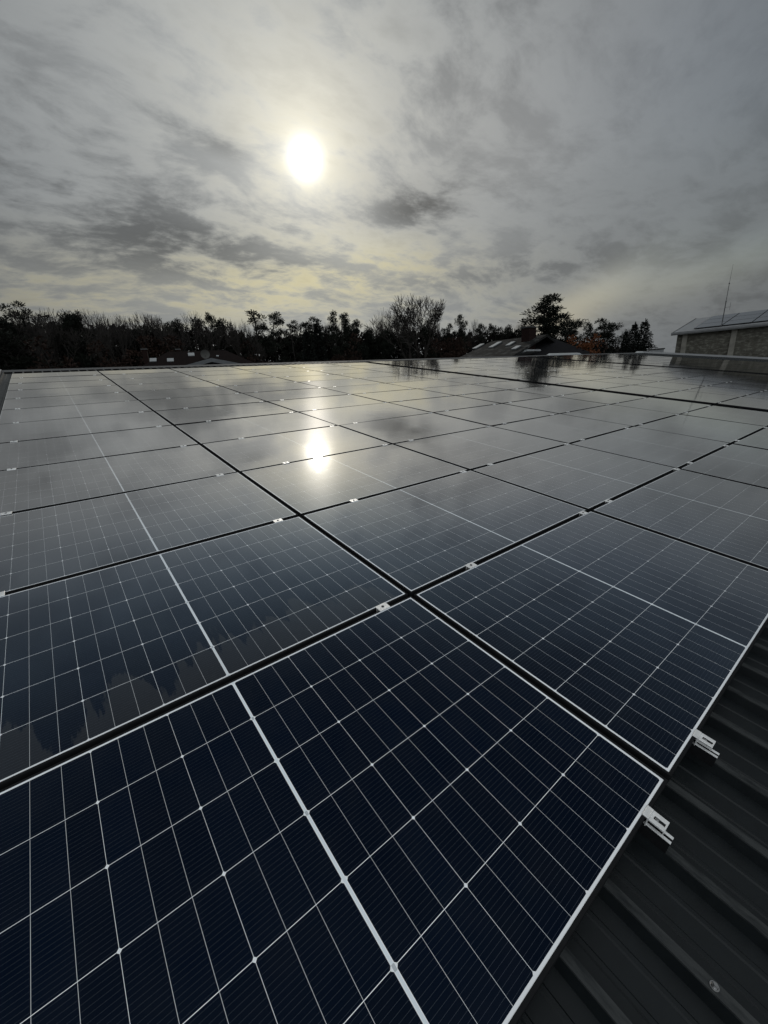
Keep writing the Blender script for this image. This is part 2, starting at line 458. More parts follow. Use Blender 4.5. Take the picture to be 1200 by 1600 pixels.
# sheet screws on the rib crowns
def screw_mesh():
    b = MB()
    b.tube([(0,0,0), (0,0,.0022)], .0088, 20)
    b.tube([(0,0,.0022), (0,0,.0030), (0,0,.0052)], [.0070, .0066, .0050], 16)
    b.tube([(0,0,.0052), (0,0,.0105)], .0042, 6)
    return b.mesh('roof_screw', M['steel'])
scm = screw_mesh()
for kx, yv in ((1, -.2165), (1, -.92), (1, -1.62), (3, -.57), (3, -1.27), (5, -.2165), (5, -.92), (0, -1.27), (-2, -.9)):
    link('roof_screw', scm, bld, ROOF @ T((X0 + kx * PITCH, yv, ZT)))

# ------------------------------------------------------------------ solar panels
PX, PY = 1.782, 1.154
LX, LY = 1.762, 1.134
def frame_mesh():
    b = MB(); lip = .009; ch = .0011
    rings = []
    def ring(i, z): return [(i, i, z), (LX - i, i, z), (LX - i, LY - i, z), (i, LY - i, z)]
    # from the outside bottom, up, over the bevelled lip, to the glass
    for i, z in ((.022, -.030), (0, -.030), (0, -ch), (ch, 0), (lip - .0006, 0), (lip, -.0006), (lip, -.006)):
        rings.append(ring(i, z))
    for r in rings: b.v += r
    for i in range(len(rings) - 1):
        for k in range(4):
            k2 = (k + 1) % 4
            b.f.append((i * 4 + k, i * 4 + k2, (i + 1) * 4 + k2, (i + 1) * 4 + k))
    return b.mesh('frame', M['frame'])
def glass_mesh():
    b = MB(); i = .0085
    b.add([(i, i, -.0012), (LX - i, i, -.0012), (LX - i, LY - i, -.0012), (i, LY - i, -.0012),
           (i, i, -.0055), (LX - i, i, -.0055), (LX - i, LY - i, -.0055), (i, LY - i, -.0055)],
          [(0, 1, 2, 3), (7, 6, 5, 4)])
    return b.mesh('glass_laminate', M['laminate'])
fm, gm = frame_mesh(), glass_mesh()
def colx(c): return c * PX + .16 * (c // 6) + .010
proto = None
rp = random.Random(31)
def inview(pts, m=25):
    ps = [pix(p) for p in pts]
    if all(p is None for p in ps): return False
    ps = [p for p in ps if p]
    return not (max(p[0] for p in ps) < -m or min(p[0] for p in ps) > 1200 + m or max(p[1] for p in ps) < -m or min(p[1] for p in ps) > 1600 + m)
panels = []
rowtilt = [rp.gauss(0, .14) for _ in range(12)]
for c in range(18):
    for r in range(12):
        tx = rowtilt[r] * .5 + rp.gauss(0, .13); ty = rp.gauss(0, .08)
        x, y = colx(c), r * PY + .010
        cx, cy = x + LX / 2, y + LY / 2; zc_ = .022 * (c // 6)
        pts = [ROOF @ Vector((x + LX * a / 4, y + LY * d / 4, 0)) for a in range(5) for d in range(5)]
        if not inview(pts): continue
        if c < 2 and r == 0: tx = ty = 0
        mtx = ROOF @ T((cx, cy, zc_)) @ Euler((R(tx), R(ty), 0)).to_matrix().to_4x4() @ T((-LX / 2, -LY / 2, 0))
        lab = 'solar panel, %s row up from the near edge, %s column from the left' % (ORD[r], ORD[c])
        if (c, r) == (0, 0): lab = 'large foreground solar panel filling the bottom left, first row and first column'
        elif (c, r) == (1, 0): lab = 'foreground solar panel beside bare ribbed sheet, second column of the first row'
        if proto is None:
            o = empty('solar_panel', mtx, lab, 'solar panel', 'solar panels laid in rows on the roof')
            link('frame', fm, o); link('glass_laminate', gm, o); proto = o
        else:
            o = copy_tree(proto); o.matrix_world = mtx; o['label'] = lab
        for chd in o.children:
            if chd.name.startswith('glass'):
                chd.color = (1 if (c, r) == (0, 1) else rp.choice((0, 0, .5, .8)) * (r > 0), 1 if (c, r) in ((1, 0), (2, 0)) else rp.choice((0, 0, .6)) * (r > 0), 0, 1)
        panels.append((c, r, o))

# ------------------------------------------------------------------ clamps on the seams
def clamp_meshes():
    p = MB(); p.box(-.030, -.021, .0008, .030, .021, .0042)
    p.box(-.030, -.0092, -.028, .030, -.0062, .0006); p.box(-.030, .0062, -.028, .030, .0092, .0006)
    h = MB(); h.tube([(0, 0, .0043), (0, 0, .0050)], .0075, 14)
    bt = MB(); bt.tube([(0, 0, .0051), (0, 0, .0068)], [.0056, .0050], 12); bt.tube([(0, 0, .0069), (0, 0, .0071)], .003, 6)
    return p.mesh('clamp_plate', M['alu']), h.mesh('washer', M['steel']), bt.mesh('bolt', M['socket'])
cpm, whm, btm = clamp_meshes()
cx_pos = {0: (.198, 1.613), 1: (2.230, 3.462), 2: (3.850, 5.285), 3: (5.664, 6.894), 4: (7.304, 8.74), 5: (9.15, 10.38)}
cproto = None
for c in range(18):
    for r in range(1, 12):
        for s in range(2):
            xv = cx_pos[c % 6][s] + (c // 6) * (6 * PX + .16); yv = r * PY
            xv = round((xv - X0) / PITCH) * PITCH + X0 if c > 3 else xv
            xv += rp.gauss(0, .006)
            wp = ROOF @ Vector((xv, yv, 0)); q = pix(wp)
            if q is None or not (-6 < q[0] < 1206 and -6 < q[1] < 1606): continue
            if (wp - CW).length > 17.5: continue
            lab = 'silver clamp on the seam above the %s panel row, %s clamp of the %s column' % (ORD[r - 1], ('left', 'right')[s], ORD[c])
            m4 = ROOF @ T((xv, yv, .022 * (c // 6))) @ Matrix.Rotation(rp.gauss(0, .03), 4, 'Z')
            if cproto is None:
                o = empty('mid_clamp', m4, lab, 'clamp', 'silver clamps holding panels along the seams')
                pl = link('clamp_plate', cpm, o); bevel(pl, .0008, 1)
                w_ = link('washer', whm, o); link('bolt', btm, o); cproto = o
            else:
                o = copy_tree(cproto); o.matrix_world = m4; o['label'] = lab

# end clamps with their short rails along the near edge
def end_clamp(xv, lab, lab2):
    m4 = ROOF @ T((xv, .010, 0))
    o = empty('end_clamp', m4, lab, 'clamp', 'silver end clamps on the near edge')
    b = MB()                                                 # y is negative outwards
    b.box(-.0185, -.004, .0006, .0185, .0085, .0040)        # lip on the frame
    b.box(-.0185, -.0072, -.0300, .0185, -.0041, .0040)      # web down the frame side
    # top flange with a slot: two bars and two bridges
    b.box(-.0185, -.0465, -.0008, -.0056, -.0073, .0026)
    b.box(.0056, -.0465, -.0008, .0185, -.0073, .0026)
    b.box(-.0055, -.0150, -.0008, .0055, -.0073, .0026)
    b.box(-.0055, -.0465, -.0008, .0055, -.0425, .0026)
    b.box(-.0185, -.0465, -.0130, .0185, -.0440, -.0009)     # turned down nose
    bevel(b.build('clamp_body', M['alu'], o), .0007, 1)
    d = MB(); d.box(-.0055, -.0424, -.010, .0055, -.0151, -.006); d.build('slot_floor', M['socket'], o)
    t = MB(); t.tube([(0, -.0225, -.0059), (0, -.0225, .0022), (0, -.0225, .0034)], [.0050, .0050, .0040], 16); t.tube([(0, -.031, -.0058), (0, -.0415, -.0058)], .0022, 8); t.build('bolt', M['steel'], o)
    rl = empty('mounting_rail', ROOF @ T((xv, 0, ZT + .001)), lab2, 'rail', 'short mounting rails under the end clamps')
    b = MB(); L0, L1 = -.057, .16; h = .046
    b.box(-.0118, L0 + .001, .0006, .0118, L1, .0036)
    b.box(-.0118, L0 + .001, .0037, -.0095, L1, h - .0031); b.box(.0095, L0 + .001, .0037, .0118, L1, h - .0031)
    b.build('rail_channel', M['frame'], rl)  # shade on the aluminium rail's sides put into the colour as black
    for sx in (-1, 1):
        b = MB(); x0, x1 = sorted((sx * .0125, sx * .0042)); b.box(x0, L0, h - .003, x1, L1, h)
        bevel(b.build('rail_flange', M['alu'], rl), .0005, 1)
    b = MB(); b.tube([(0, L0 + .018, .0037), (0, L0 + .018, .009)], .006, 6); b.build('rail_screw', M['steel'], rl)
end_clamp(1.627, 'silver slotted end clamp on the edge of the large foreground panel', 'short aluminium rail sticking out under the nearer end clamp')
end_clamp(2.016, 'silver slotted end clamp on the edge of the second column panel', 'short aluminium rail sticking out under the farther end clamp')
end_clamp(3.44, 'silver slotted end clamp farthest along the near edge', 'short aluminium rail farthest along the near edge')
#@@MORE@@
# things standing on the ridge of the near building
for xa, xb in ((26.3, 30.6), (39.6, 41.2)):
    v = MB(); v.prism([(xa, YR - .12, -.07), (xb, YR - .12, -.07), (xb - .35, YR - .05, .045), (xa + .45, YR - .05, .045)], (0, .22, 0))
    bevel(v.build('ridge_vent', M['wallsheet'], bld, ROOF), .008)

# ------------------------------------------------------------------ hall to the right
HX, HC, HZ = 48.0, 15.26, 8.86
hall = empty('concrete_hall', T((HX, HC, 0)), 'long stained concrete hall with pale piers and solar panels on its roof', 'hall')
HL = 34.0; hs = math.tan(R(14)); HD = 11.0
b = MB(); b.box(0, -HL, 0, .3, 0, HZ - .2); b.build('long_wall', M['hallwall'], hall)
b = MB(); b.prism([(.301, -.3, 0), (HD - .3, -.3, 0), (HD - .3, -.3, HZ - .25), (HD / 2, -.3, HZ - .25 + hs * HD / 2), (.301, -.3, HZ - .25)], (0, .28, 0))
b.build('end_wall', M['hallwall'], hall)
for yb in (-.62, -4.22, -7.85, -11.4, -15.0):
    b = MB(); b.box(-.14, yb - .22, 0, -.002, yb + .16, HZ - .2); bevel(b.build('pier', M['hallpier'], hall), .02)
b = MB()
for sgn in (0, 1):
    x0, x1 = (-.35, HD / 2) if not sgn else (HD / 2 + .002, HD + .35)
    z0 = HZ + .02 - .35 * hs if not sgn else HZ + .02 + hs * HD / 2
    z1 = HZ + .02 + hs * HD / 2 if not sgn else HZ + .02 - .35 * hs
    b.prism([(x0, -HL - .2, z0 - .10), (x1, -HL - .2, z1 - .10), (x1, -HL - .2, z1), (x0, -HL - .2, z0)], (0, HL + .55, 0))
b.build('roof', M['hallroof'], hall)
b = MB(); gx_ = [(-.50, -HL, HZ - .16), (-.46, -HL, HZ - .27), (-.38, -HL, HZ - .27), (-.352, -HL, HZ - .16), (-.352, -HL, HZ - .02), (-.50, -HL, HZ - .02)]
b.prism(gx_, (0, HL + .38, 0)); b.build('gutter', M['halltrim'], hall)
b = MB()
b.prism([(-.36, .351, HZ - .20), (HD / 2, .351, HZ + hs * HD / 2 - .1), (HD / 2, .351, HZ + hs * HD / 2 + .06), (-.36, .351, HZ - .04)], (0, .05, 0))
b.build('verge_board', M['lead'], hall)
HR = T((HX, HC, HZ + .02)) @ Matrix.Rotation(-math.atan(hs), 4, 'Y')
pvf = MB(); pvf.box(0, 0, 0, 1.62, 2.02, .05)
pvg = MB(); pvg.box(.02, .025, .0502, 1.60, 1.995, .054)
pvfm, pvgm = pvf.mesh('frame', M['frame']), pvg.mesh('glass', M['hallpv'])
hp = None; placew = ['nearest the gable end', 'second from the gable end', 'third from the gable end', 'fourth from the gable end', 'fifth from the gable end', 'sixth from the gable end']
for i in range(6):
    for j in range(3):
        m4 = HR @ T((.34 + j * 1.66, -3.15 - i * 2.06, .05))
        lab = 'solar panel on the hall roof, %s row above its gutter, %s' % (('lowest', 'middle', 'top')[j], placew[i])
        if hp is None:
            hp = empty('solar_panel', m4, lab, 'solar panel', 'solar panels on the concrete hall roof')
            link('frame', pvfm, hp); link('glass', pvgm, hp); o = hp
        else:
            o = copy_tree(hp); o.matrix_world = m4; o['label'] = lab
mb_ = Vector((HX + .25, HC - 3.19, HZ + .06))
mast = empty('antenna_mast', T(mb_), 'thin dark antenna mast rising from the concrete hall roof', 'antenna')
b = MB(); b.tube([(0, 0, 0), (0, 0, 2.0)], .036, 8); b.tube([(0, 0, 2.0), (.0, 0, 3.4)], .022, 8); b.build('pole', M['mast'], mast)
b = MB(); b.tube([(0, 0, 3.4), (0, -.02, 4.85)], [.014, .006], 6); b.build('whip', M['mast'], mast)
b = MB(); b.tube([(0, -.35, 1.55), (0, .02, 1.55)], .012, 6); b.tube([(0, -.35, 1.3), (0, -.35, 1.9)], .01, 6); b.build('side_aerial', M['mast'], mast)
for z_ in (.5, 1.98, 3.38):
    b = MB(); b.tube([(0, 0, z_), (0, 0, z_ + .07)], .05, 8); b.build('clamp_ring', M['mast'], mast)

# ------------------------------------------------------------------ houses
def local(p, yaw): return T((p.x, p.y, 0)) @ Matrix.Rotation(yaw, 4, 'Z')
def view_yaw(u, v):
    d = wray(u, v); return math.atan2(-d.x, d.y)
def rayhit(u, v, p, nrm):
    d = wray(u, v); return CW + d * ((Vector(p) - CW).dot(nrm) / d.dot(nrm))
def hip_roof(L, run, depth, zr_, pitch, thick=.18):
    """ridge from x=0..L at y=0, hips at both ends; local coordinates"""
    z0 = zr_ - depth * math.tan(pitch)
    v = [(0, 0, zr_), (L, 0, zr_), (-run, -depth, z0), (L + run, -depth, z0), (L + run, depth, z0), (-run, depth, z0)]
    b = MB(); b.add(v + [(x, y, z - thick) for x, y, z in v[2:]], [(2, 3, 1, 0), (4, 5, 0, 1), (5, 2, 0), (3, 4, 1), (6, 7, 3, 2), (7, 8, 4, 3), (8, 9, 5, 4), (9, 6, 2, 5), (9, 8, 7, 6)])
    return b, z0
def slope_box(hit, nrm, along, wdt, hgt, thick, inv):
    """a box lying on a roof plane: centre hit, normal nrm, along = direction across the slope (world)"""
    up = nrm.cross(along).normalized()
    m = Matrix((along, up, nrm)).transposed().to_4x4(); m.translation = hit
    b = MB(); b.box(-wdt / 2, -hgt / 2, .01, wdt / 2, hgt / 2, thick, inv @ m)
    return b
# brown roofed house on the left
D1 = 52; p0, p1 = at(262, 549.5, D1), at(352, 547.5, D1)
yaw = math.atan2(p1.y - p0.y, p1.x - p0.x); m1 = local(p0, yaw); L1_ = (p1 - p0).xy.length; zr1 = (p0.z + p1.z) / 2
h1 = empty('brown_house', m1, 'house with dark brown hipped roof, small skylights and a satellite dish', 'house')
b, z0 = hip_roof(L1_, 5.4, 6.5, zr1, R(27)); rf = b.build('roof', M['tilebrown'], h1)
b = MB(); b.box(-4.9, -6.0, 0, L1_ + 4.9, 6.0, z0 - .19); b.build('wall', M['plaster'], h1)
nrm = (m1.to_3x3() @ Vector((0, -math.sin(R(27)), math.cos(R(27))))).normalized(); al = (m1.to_3x3() @ Vector((1, 0, 0))).normalized(); inv1 = m1.inverted()
for u, v_, lb in ((239.5, 563.2, None), (266.5, 563.3, None), (299, 554.6, None), (340, 557, None)):
    hit = rayhit(u, v_, m1 @ Vector((0, 0, zr1)), nrm)
    slope_box(hit, nrm, al, .62 if u < 330 else .25, .75 if u < 330 else .25, .09, inv1).build('skylight', M['skylight'], h1)
def chimney(root, inv, u0, u1, v0, D_, zb, mtl='brick', dep=.6, name='chimney', parent=None):
    a, c = inv @ at(u0, v0, D_), inv @ at(u1, v0, D_)
    b = MB(); b.box(a.x, a.y - dep / 2, zb, c.x, a.y + dep / 2, a.z - .12)
    o = b.build(name, M[mtl], parent or root); bevel(o, .015, 1)
    b = MB(); b.box(a.x - .07, a.y - dep / 2 - .07, a.z - .119, c.x + .07, a.y + dep / 2 + .07, a.z)
    b.build('chimney_cap', M['lead'], o); return o
chimney(h1, inv1, 221, 229, 545, D1 + .5, zr1 - 2.2, parent=rf)
chimney(h1, inv1, 274.5, 281, 545.3, D1 + .5, zr1 - .6, parent=rf)
hit = inv1 @ at(320.5, 553.5, D1 - 2.6)
b = MB()                                                     # dish: shallow bowl facing the camera side
rings = [[(math.cos(a) * r_, -.16 * (r_ / .45) ** 2, math.sin(a) * r_) for a in [k * math.tau / 18 for k in range(18)]] for r_ in (.05, .18, .32, .45)]
for rg in rings: b.v += [(hit.x + x, hit.y + y, hit.z + z) for x, y, z in rg]
for i in range(3):
    for k in range(18): b.f.append((i * 18 + k, i * 18 + (k + 1) % 18, (i + 1) * 18 + (k + 1) % 18, (i + 1) * 18 + k))
b.f.append(tuple(range(18)))
ds = b.build('satellite_dish', M['dishgrey'], h1)
b = MB(); b.tube([(hit.x, hit.y + .02, hit.z), (hit.x, hit.y + .15, hit.z - .8)], .03, 6); b.tube([(hit.x, hit.y, hit.z - .3), (hit.x, hit.y - .5, hit.z - .05)], .02, 5); b.build('dish_arm', M['lead'], ds)
# grey gable in front of it
D2 = 33; pa = at(330, 559.3, D2); yw = view_yaw(330, 559) ; m2 = local(pa, yw)
h2 = empty('gabled_shed', m2, 'low grey gabled shed with pale verge boards in front of the brown house', 'shed')
W2, pt = 9.5, R(13.2); t2 = math.tan(pt); za = pa.z
b = MB(); b.prism([(-W2 + .3, .3, 0), (W2 - .3, .3, 0), (W2 - .3, .3, za - W2 * t2 - .1), (0, .3, za - .28), (-W2 + .3, .3, za - W2 * t2 - .1)], (0, 14, 0)); b.build('wall', M['darkclad'], h2)
b = MB()
for s in (-1, 1): b.prism([(s * .002, 0.021, za - .10), (s * W2, 0.021, za - .10 - W2 * t2), (s * W2, 0.021, za - .02 - W2 * t2), (s * .002, 0.021, za - .02)], (0, 14.5, 0))
b.build('roof', M['slate'], h2)
for s in (-1, 1):
    b = MB(); b.prism([(s * .002, -.02, za - .26), (s * W2, -.02, za - .26 - W2 * t2), (s * W2, -.02, za - W2 * t2), (s * .002, -.02, za)], (0, .04, 0)); b.build('verge_board', M['vergegrey'], h2)
# mossy roofed house
D3 = 46; q0, q1 = at(768, 532.5, D3 + 2.2), at(822, 527.5, D3)
yaw = math.atan2(q1.y - q0.y, q1.x - q0.x); m3 = local(q0, yaw); inv3 = m3.inverted(); L3 = (q1 - q0).xy.length; zr3 = (q0.z + q1.z) / 2
h3 = empty('mossy_house', m3, 'old house with moss grey tiled roof, bright skylights and red brick chimney', 'house')
ev = [rayhit(722, 557, q0, Vector((0, 0, 1)))]
pv = inv3 @ at(722, 556.5, D3 - 1.0)
run3 = max(3.0, -pv.y); p3 = math.atan2(zr3 - pv.z, run3)
xl = pv.x
b = MB()
dn = 1.9
def sl3(x, f): return (x + (xl) * f, -run3 * f, zr3 - (zr3 - pv.z) * f)
v = [sl3(0, 0), sl3(L3 + 2.2, 0), sl3(L3 + 2.2 - xl * dn, dn), sl3(0, dn)]
back = [(0 + xl * 1.2, run3 * 1.2, zr3 - (zr3 - pv.z) * 1.2), (L3 + 2.2, run3 * 1.2, zr3 - (zr3 - pv.z) * 1.2)]
vs = v + back
b.add(vs + [(x, y, z - .2) for x, y, z in vs], [(3, 2, 1, 0), (0, 1, 5, 4), (6, 7, 8, 9), (10, 11, 7, 6), (3, 0, 6, 9), (0, 4, 10, 6), (2, 3, 9, 8), (1, 2, 8, 7), (5, 1, 7, 11), (4, 5, 11, 10)])
rf3 = b.build('roof', M['mosstile'], h3)
b = MB(); zb = v[2][2]
b.box(xl * 1.0, -run3 * 1.6, 0, L3 + 1.9, run3 * 1.0, zb - .05); b.build('wall', M['plaster'], h3)
A, B_, C_ = (m3 @ Vector(v[0]), m3 @ Vector(v[1]), m3 @ Vector(v[3]))
nrm3 = (B_ - A).cross(C_ - A).normalized()
if nrm3.z < 0: nrm3 = -nrm3
al3 = (B_ - A).normalized()
upv = nrm3.cross(al3).normalized()
for u, v_, w_, h_ in ((747.5, 542, .5, 1.5), (774, 539.5, .5, 1.7), (797.5, 538, .45, 1.1), (806.5, 544, .5, .9)):
    hit = rayhit(u, v_, A, nrm3)
    slope_box(hit, nrm3, al3, w_, h_, .10, inv3).build('skylight', M['skylight'], h3)
ch = chimney(h3, inv3, 820.5, 837.5, 511.5, D3 - 1.2, 5.5, dep=1.2)
hitp = inv3 @ at(816, 545, D3 - 3.0)
b = MB(); b.prism([(hitp.x - 1.5, hitp.y - 1.2, hitp.z - .9), (hitp.x + 1.2, hitp.y - 1.2, hitp.z - .3), (hitp.x + 1.2, hitp.y - 1.2, hitp.z - .15), (hitp.x - 1.5, hitp.y - 1.2, hitp.z - .75)], (0, 2.4, 0)); b.build('porch_roof', M['trim'], h3)
b = MB(); b.box(hitp.x - 1.2, hitp.y - .8, 0, hitp.x + 1.0, hitp.y + 1.0, hitp.z - .92); b.build('porch_wall', M['plaster'], h3)
w0, w1 = at(843, 527.5, D3 + 1.5), at(858, 527.5, D3 + 1.5)
yaw = math.atan2(w1.y - w0.y, w1.x - w0.x); m4 = local(w0, yaw)
h4 = empty('slate_house', m4, 'dark slate hipped roof house right of the brick chimney', 'house')
b, z0 = hip_roof((w1 - w0).xy.length, 5.2, 5.2, w0.z, R(27)); b.build('roof', M['slate'], h4)
b = MB(); b.box(-4.8, -4.8, 0, (w1 - w0).xy.length + 4.8, 4.8, z0 - .19); b.build('wall', M['plaster'], h4)
# small grey box beyond the ridge, right of the spruces
pb = at(1026, 544.5, 62); m5 = local(pb, view_yaw(1026, 544))
h5 = empty('flat_roofed_shed', m5, 'small grey flat roofed block just right of the spruces', 'shed')
b = MB(); b.box(-.75, 0, 0, .75, 2, pb.z - .1); b.build('wall', M['trim'], h5)
b = MB(); b.box(-.85, -.1, pb.z - .099, .85, 2.1, pb.z); b.build('roof', M['lead'], h5)

# ------------------------------------------------------------------ trees
def quad_leaf(b, c, d, ln, wd_, rnd_):
    d = d.normalized(); s = d.cross(Vector((rnd_.gauss(0, 1), rnd_.gauss(0, 1), rnd_.gauss(0, 1))))
    if s.length < 1e-4: s = d.orthogonal()
    s = s.normalized() * wd_ / 2
    e = c + d * ln
    b.add([c - s * .5, c + s * .5, e + s, e - s], [(0, 1, 2, 3)])
def clump(b, c, rx, rz, n_, rn, ln=.36, wd_=.10):
    for _ in range(int(n_ * 2.0)):
        v = Vector((rn.gauss(0, 1), rn.gauss(0, 1), rn.gauss(0, 1) + .25)).normalized() * (rn.random() ** .45)
        p = c + Vector((v.x * rx, v.y * rx, v.z * rz))
        d = Vector((v.x, v.y, v.z * .8 + .35)) + Vector((rn.gauss(0, .45), rn.gauss(0, .45), rn.gauss(0, .35)))
        quad_leaf(b, p, d, ln * rn.uniform(.6, 1.25), wd_ * rn.uniform(.7, 1.4), rn)
def pine(seed, h=16., crown=.48, nl=15, spread=2.6, clr=.85, dens=46, top=1.0, shape='round', stems=1):
    rn = random.Random(seed); wood = MB(); lf = MB()
    for st in range(stems):
        off = Vector((rn.gauss(0, .8), rn.gauss(0, .8), 0)) * (st > 0)
        hh = h * (1 - .08 * st)
        bend = [Vector((rn.gauss(0, .10), rn.gauss(0, .10), 0)) for _ in range(8)]
        pts = []; acc = off.copy()
        for i in range(9):
            pts.append(acc + Vector((0, 0, hh * i / 8)));
            if i < 8: acc = acc + bend[i] * (h / 16) * 1.6
        def tp(f):
            f = max(0, min(.9999, f)) * 8; i = int(f); return pts[i].lerp(pts[i + 1], f - i)
        wood.tube(pts, [.24 - .022 * i for i in range(9)], 7)
        for k in range(nl):
            f = crown + (1 - crown) * ((k + rn.random()) / nl) ** .9
            u = (f - crown) / (1 - crown)
            if shape == 'round': prof = math.sin(math.pi * (.22 + .70 * u)) ** .8
            elif shape == 'flat': prof = .45 + .75 * u if u < .85 else .75
            else: prof = (1.08 - u) * (1.0 if u > .12 else .6)
            Ln = spread * prof * rn.uniform(.55, 1.15); az = rn.random() * math.tau
            p = tp(f * .985); dirv = Vector((math.cos(az), math.sin(az), rn.uniform(.02, .5)))
            q1_ = p + dirv * Ln * .5 + Vector((0, 0, rn.uniform(-.15, .1))); q2_ = p + dirv * Ln + Vector((0, 0, rn.uniform(.0, .5)))
            wood.tube([p, q1_, q2_], [.07, .05, .02], 4)
            nc = 1 + int(Ln > 1.3) + int(Ln > 2.2)
            for j in range(nc):
                c = q2_.lerp(p, j * .36) + Vector((rn.gauss(0, .3), rn.gauss(0, .3), rn.gauss(.15, .18)))
                r_ = clr * rn.uniform(.65, 1.2) * (1 - .12 * j)
                clump(lf, c, r_, r_ * rn.uniform(.40, .62), int(dens * rn.uniform(.7, 1.2)), rn)
        clump(lf, tp(.99) + Vector((0, 0, .0)), clr * .75 * top, clr * .6 * top, int(dens * top), rn)
    return wood.mesh('trunk', M['bark']), lf.mesh('crown', M['needle']), max(v[2] for v in lf.v)
def bare(seed, h=15., vase=.5, depth=6, first=.28, thin=1.0):
    rn = random.Random(seed); wood = MB(); tw = MB()
    def grow(p, d, ln, r, k):
        m_ = MB if 0 else (wood if k > depth - 2 else tw)
        mid = p + d * ln * .5 + Vector((rn.gauss(0, .05), rn.gauss(0, .05), 0)) * ln
        d2 = (d + Vector((rn.gauss(0, .10), rn.gauss(0, .10), .07))).normalized(); e = mid + d2 * ln * .5
        m_.tube([p, mid, e], [r, r * .86, r * .70], 5 if k > depth - 2 else 3, cap=False)
        if k == 0: return
        nb = 2 if rn.random() < .45 else 3
        base = rn.random() * math.tau
        for i in range(nb):
            a = base + i * math.tau / nb + rn.gauss(0, .35)
            u = d2.orthogonal().normalized(); v = d2.cross(u)
            tilt = rn.uniform(.28, .62) * (1.15 if k == depth else 1) * (.6 + vase)
            nd = (d2 * math.cos(tilt) + (u * math.cos(a) + v * math.sin(a)) * math.sin(tilt) + Vector((0, 0, .10))).normalized()
            grow(e, nd, ln * rn.uniform(.66, .86), max(.021, r * rn.uniform(.52, .66)), k - 1)
        if k >= 1:
            for _ in range(3):
                f = rn.uniform(.2, .95); q = p.lerp(e, f); a = rn.random() * math.tau
                u = d2.orthogonal().normalized(); v = d2.cross(u)
                nd = (d2 * .5 + (u * math.cos(a) + v * math.sin(a)) * .8 + Vector((0, 0, .2))).normalized()
                q2_ = q + nd * ln * rn.uniform(.25, .55); tw.tube([q, q2_, q2_ + (nd + Vector((rn.gauss(0, .2), rn.gauss(0, .2), .35))).normalized() * ln * .3], [max(.020, r * .3), .018, .012], 3, cap=False)
    grow(Vector((0, 0, 0)), Vector((rn.gauss(0, .03), rn.gauss(0, .03), 1)).normalized(), h * first, .26 * thin, depth)
    return wood.mesh('trunk', M['bark']), tw.mesh('twigs', M['twig']), max(v[2] for v in tw.v)
def spruce(seed, h=13., base=2.4, droop=.25, step_=.33, low=.06):
    rn = random.Random(seed); wood = MB(); lf = MB()
    wood.tube([(0, 0, 0), (0, 0, h * .5), (0, 0, h)], [.2, .11, .015], 7)
    z = h * low
    while z < h - .12:
        u = 1 - z / h; Lb = base * (u ** .92) * 1.02 + .10
        nb = 9 if u > .25 else 6
        a0 = rn.random() * math.tau
        for k in range(nb):
            a = a0 + k * math.tau / nb + rn.gauss(0, .18); L_ = Lb * rn.uniform(.72, 1.16)
            d = Vector((math.cos(a), math.sin(a), 0))
            steps = max(2, int(L_ / .24))
            for s in range(steps):
                f = (s + .6) / steps
                c = d * L_ * f + Vector((0, 0, z + L_ * (.28 * f - droop * 2.0 * f * f * .6)))
                for _ in range(6):
                    dd = d + Vector((rn.gauss(0, .7), rn.gauss(0, .7), rn.gauss(-.15, .35)))
                    quad_leaf(lf, c, dd, rn.uniform(.20, .40), rn.uniform(.06, .13), rn)
        z += step_ * (.55 + .6 * u) * rn.uniform(.85, 1.15)
    for _ in range(10): quad_leaf(lf, Vector((0, 0, h - rn.random() * .5)), Vector((rn.gauss(0, .4), rn.gauss(0, .4), .9)), .4, .10, rn)
    return wood.mesh('trunk', M['bark']), lf.mesh('crown', M['spruce']), max(v[2] for v in lf.v)
def leafy(seed, mt, h=8., nclump=34, spread=2.6):
    rn = random.Random(seed); wood = MB(); lf = MB()
    wood.tube([(0, 0, 0), (.05, 0, h * .3), (0, .05, h * .62)], [.14, .11, .05], 7)
    for k in range(nclump):
        v = Vector((rn.gauss(0, 1), rn.gauss(0, 1), rn.gauss(0, 1))).normalized() * rn.uniform(.35, 1)
        c = Vector((v.x * spread, v.y * spread, h * .58 + v.z * h * .38))
        wood.tube([(0, 0, h * rn.uniform(.25, .55)), c * .6 + Vector((0, 0, h * .2)), c], [.05, .03, .012], 3, cap=False)
        clump(lf, c, .75 * rn.uniform(.6, 1.2), .6 * rn.uniform(.6, 1.2), 46, rn, .18, .14)
    return wood.mesh('trunk', M['bark']), lf.mesh('crown', M[mt]), max(v[2] for v in lf.v)
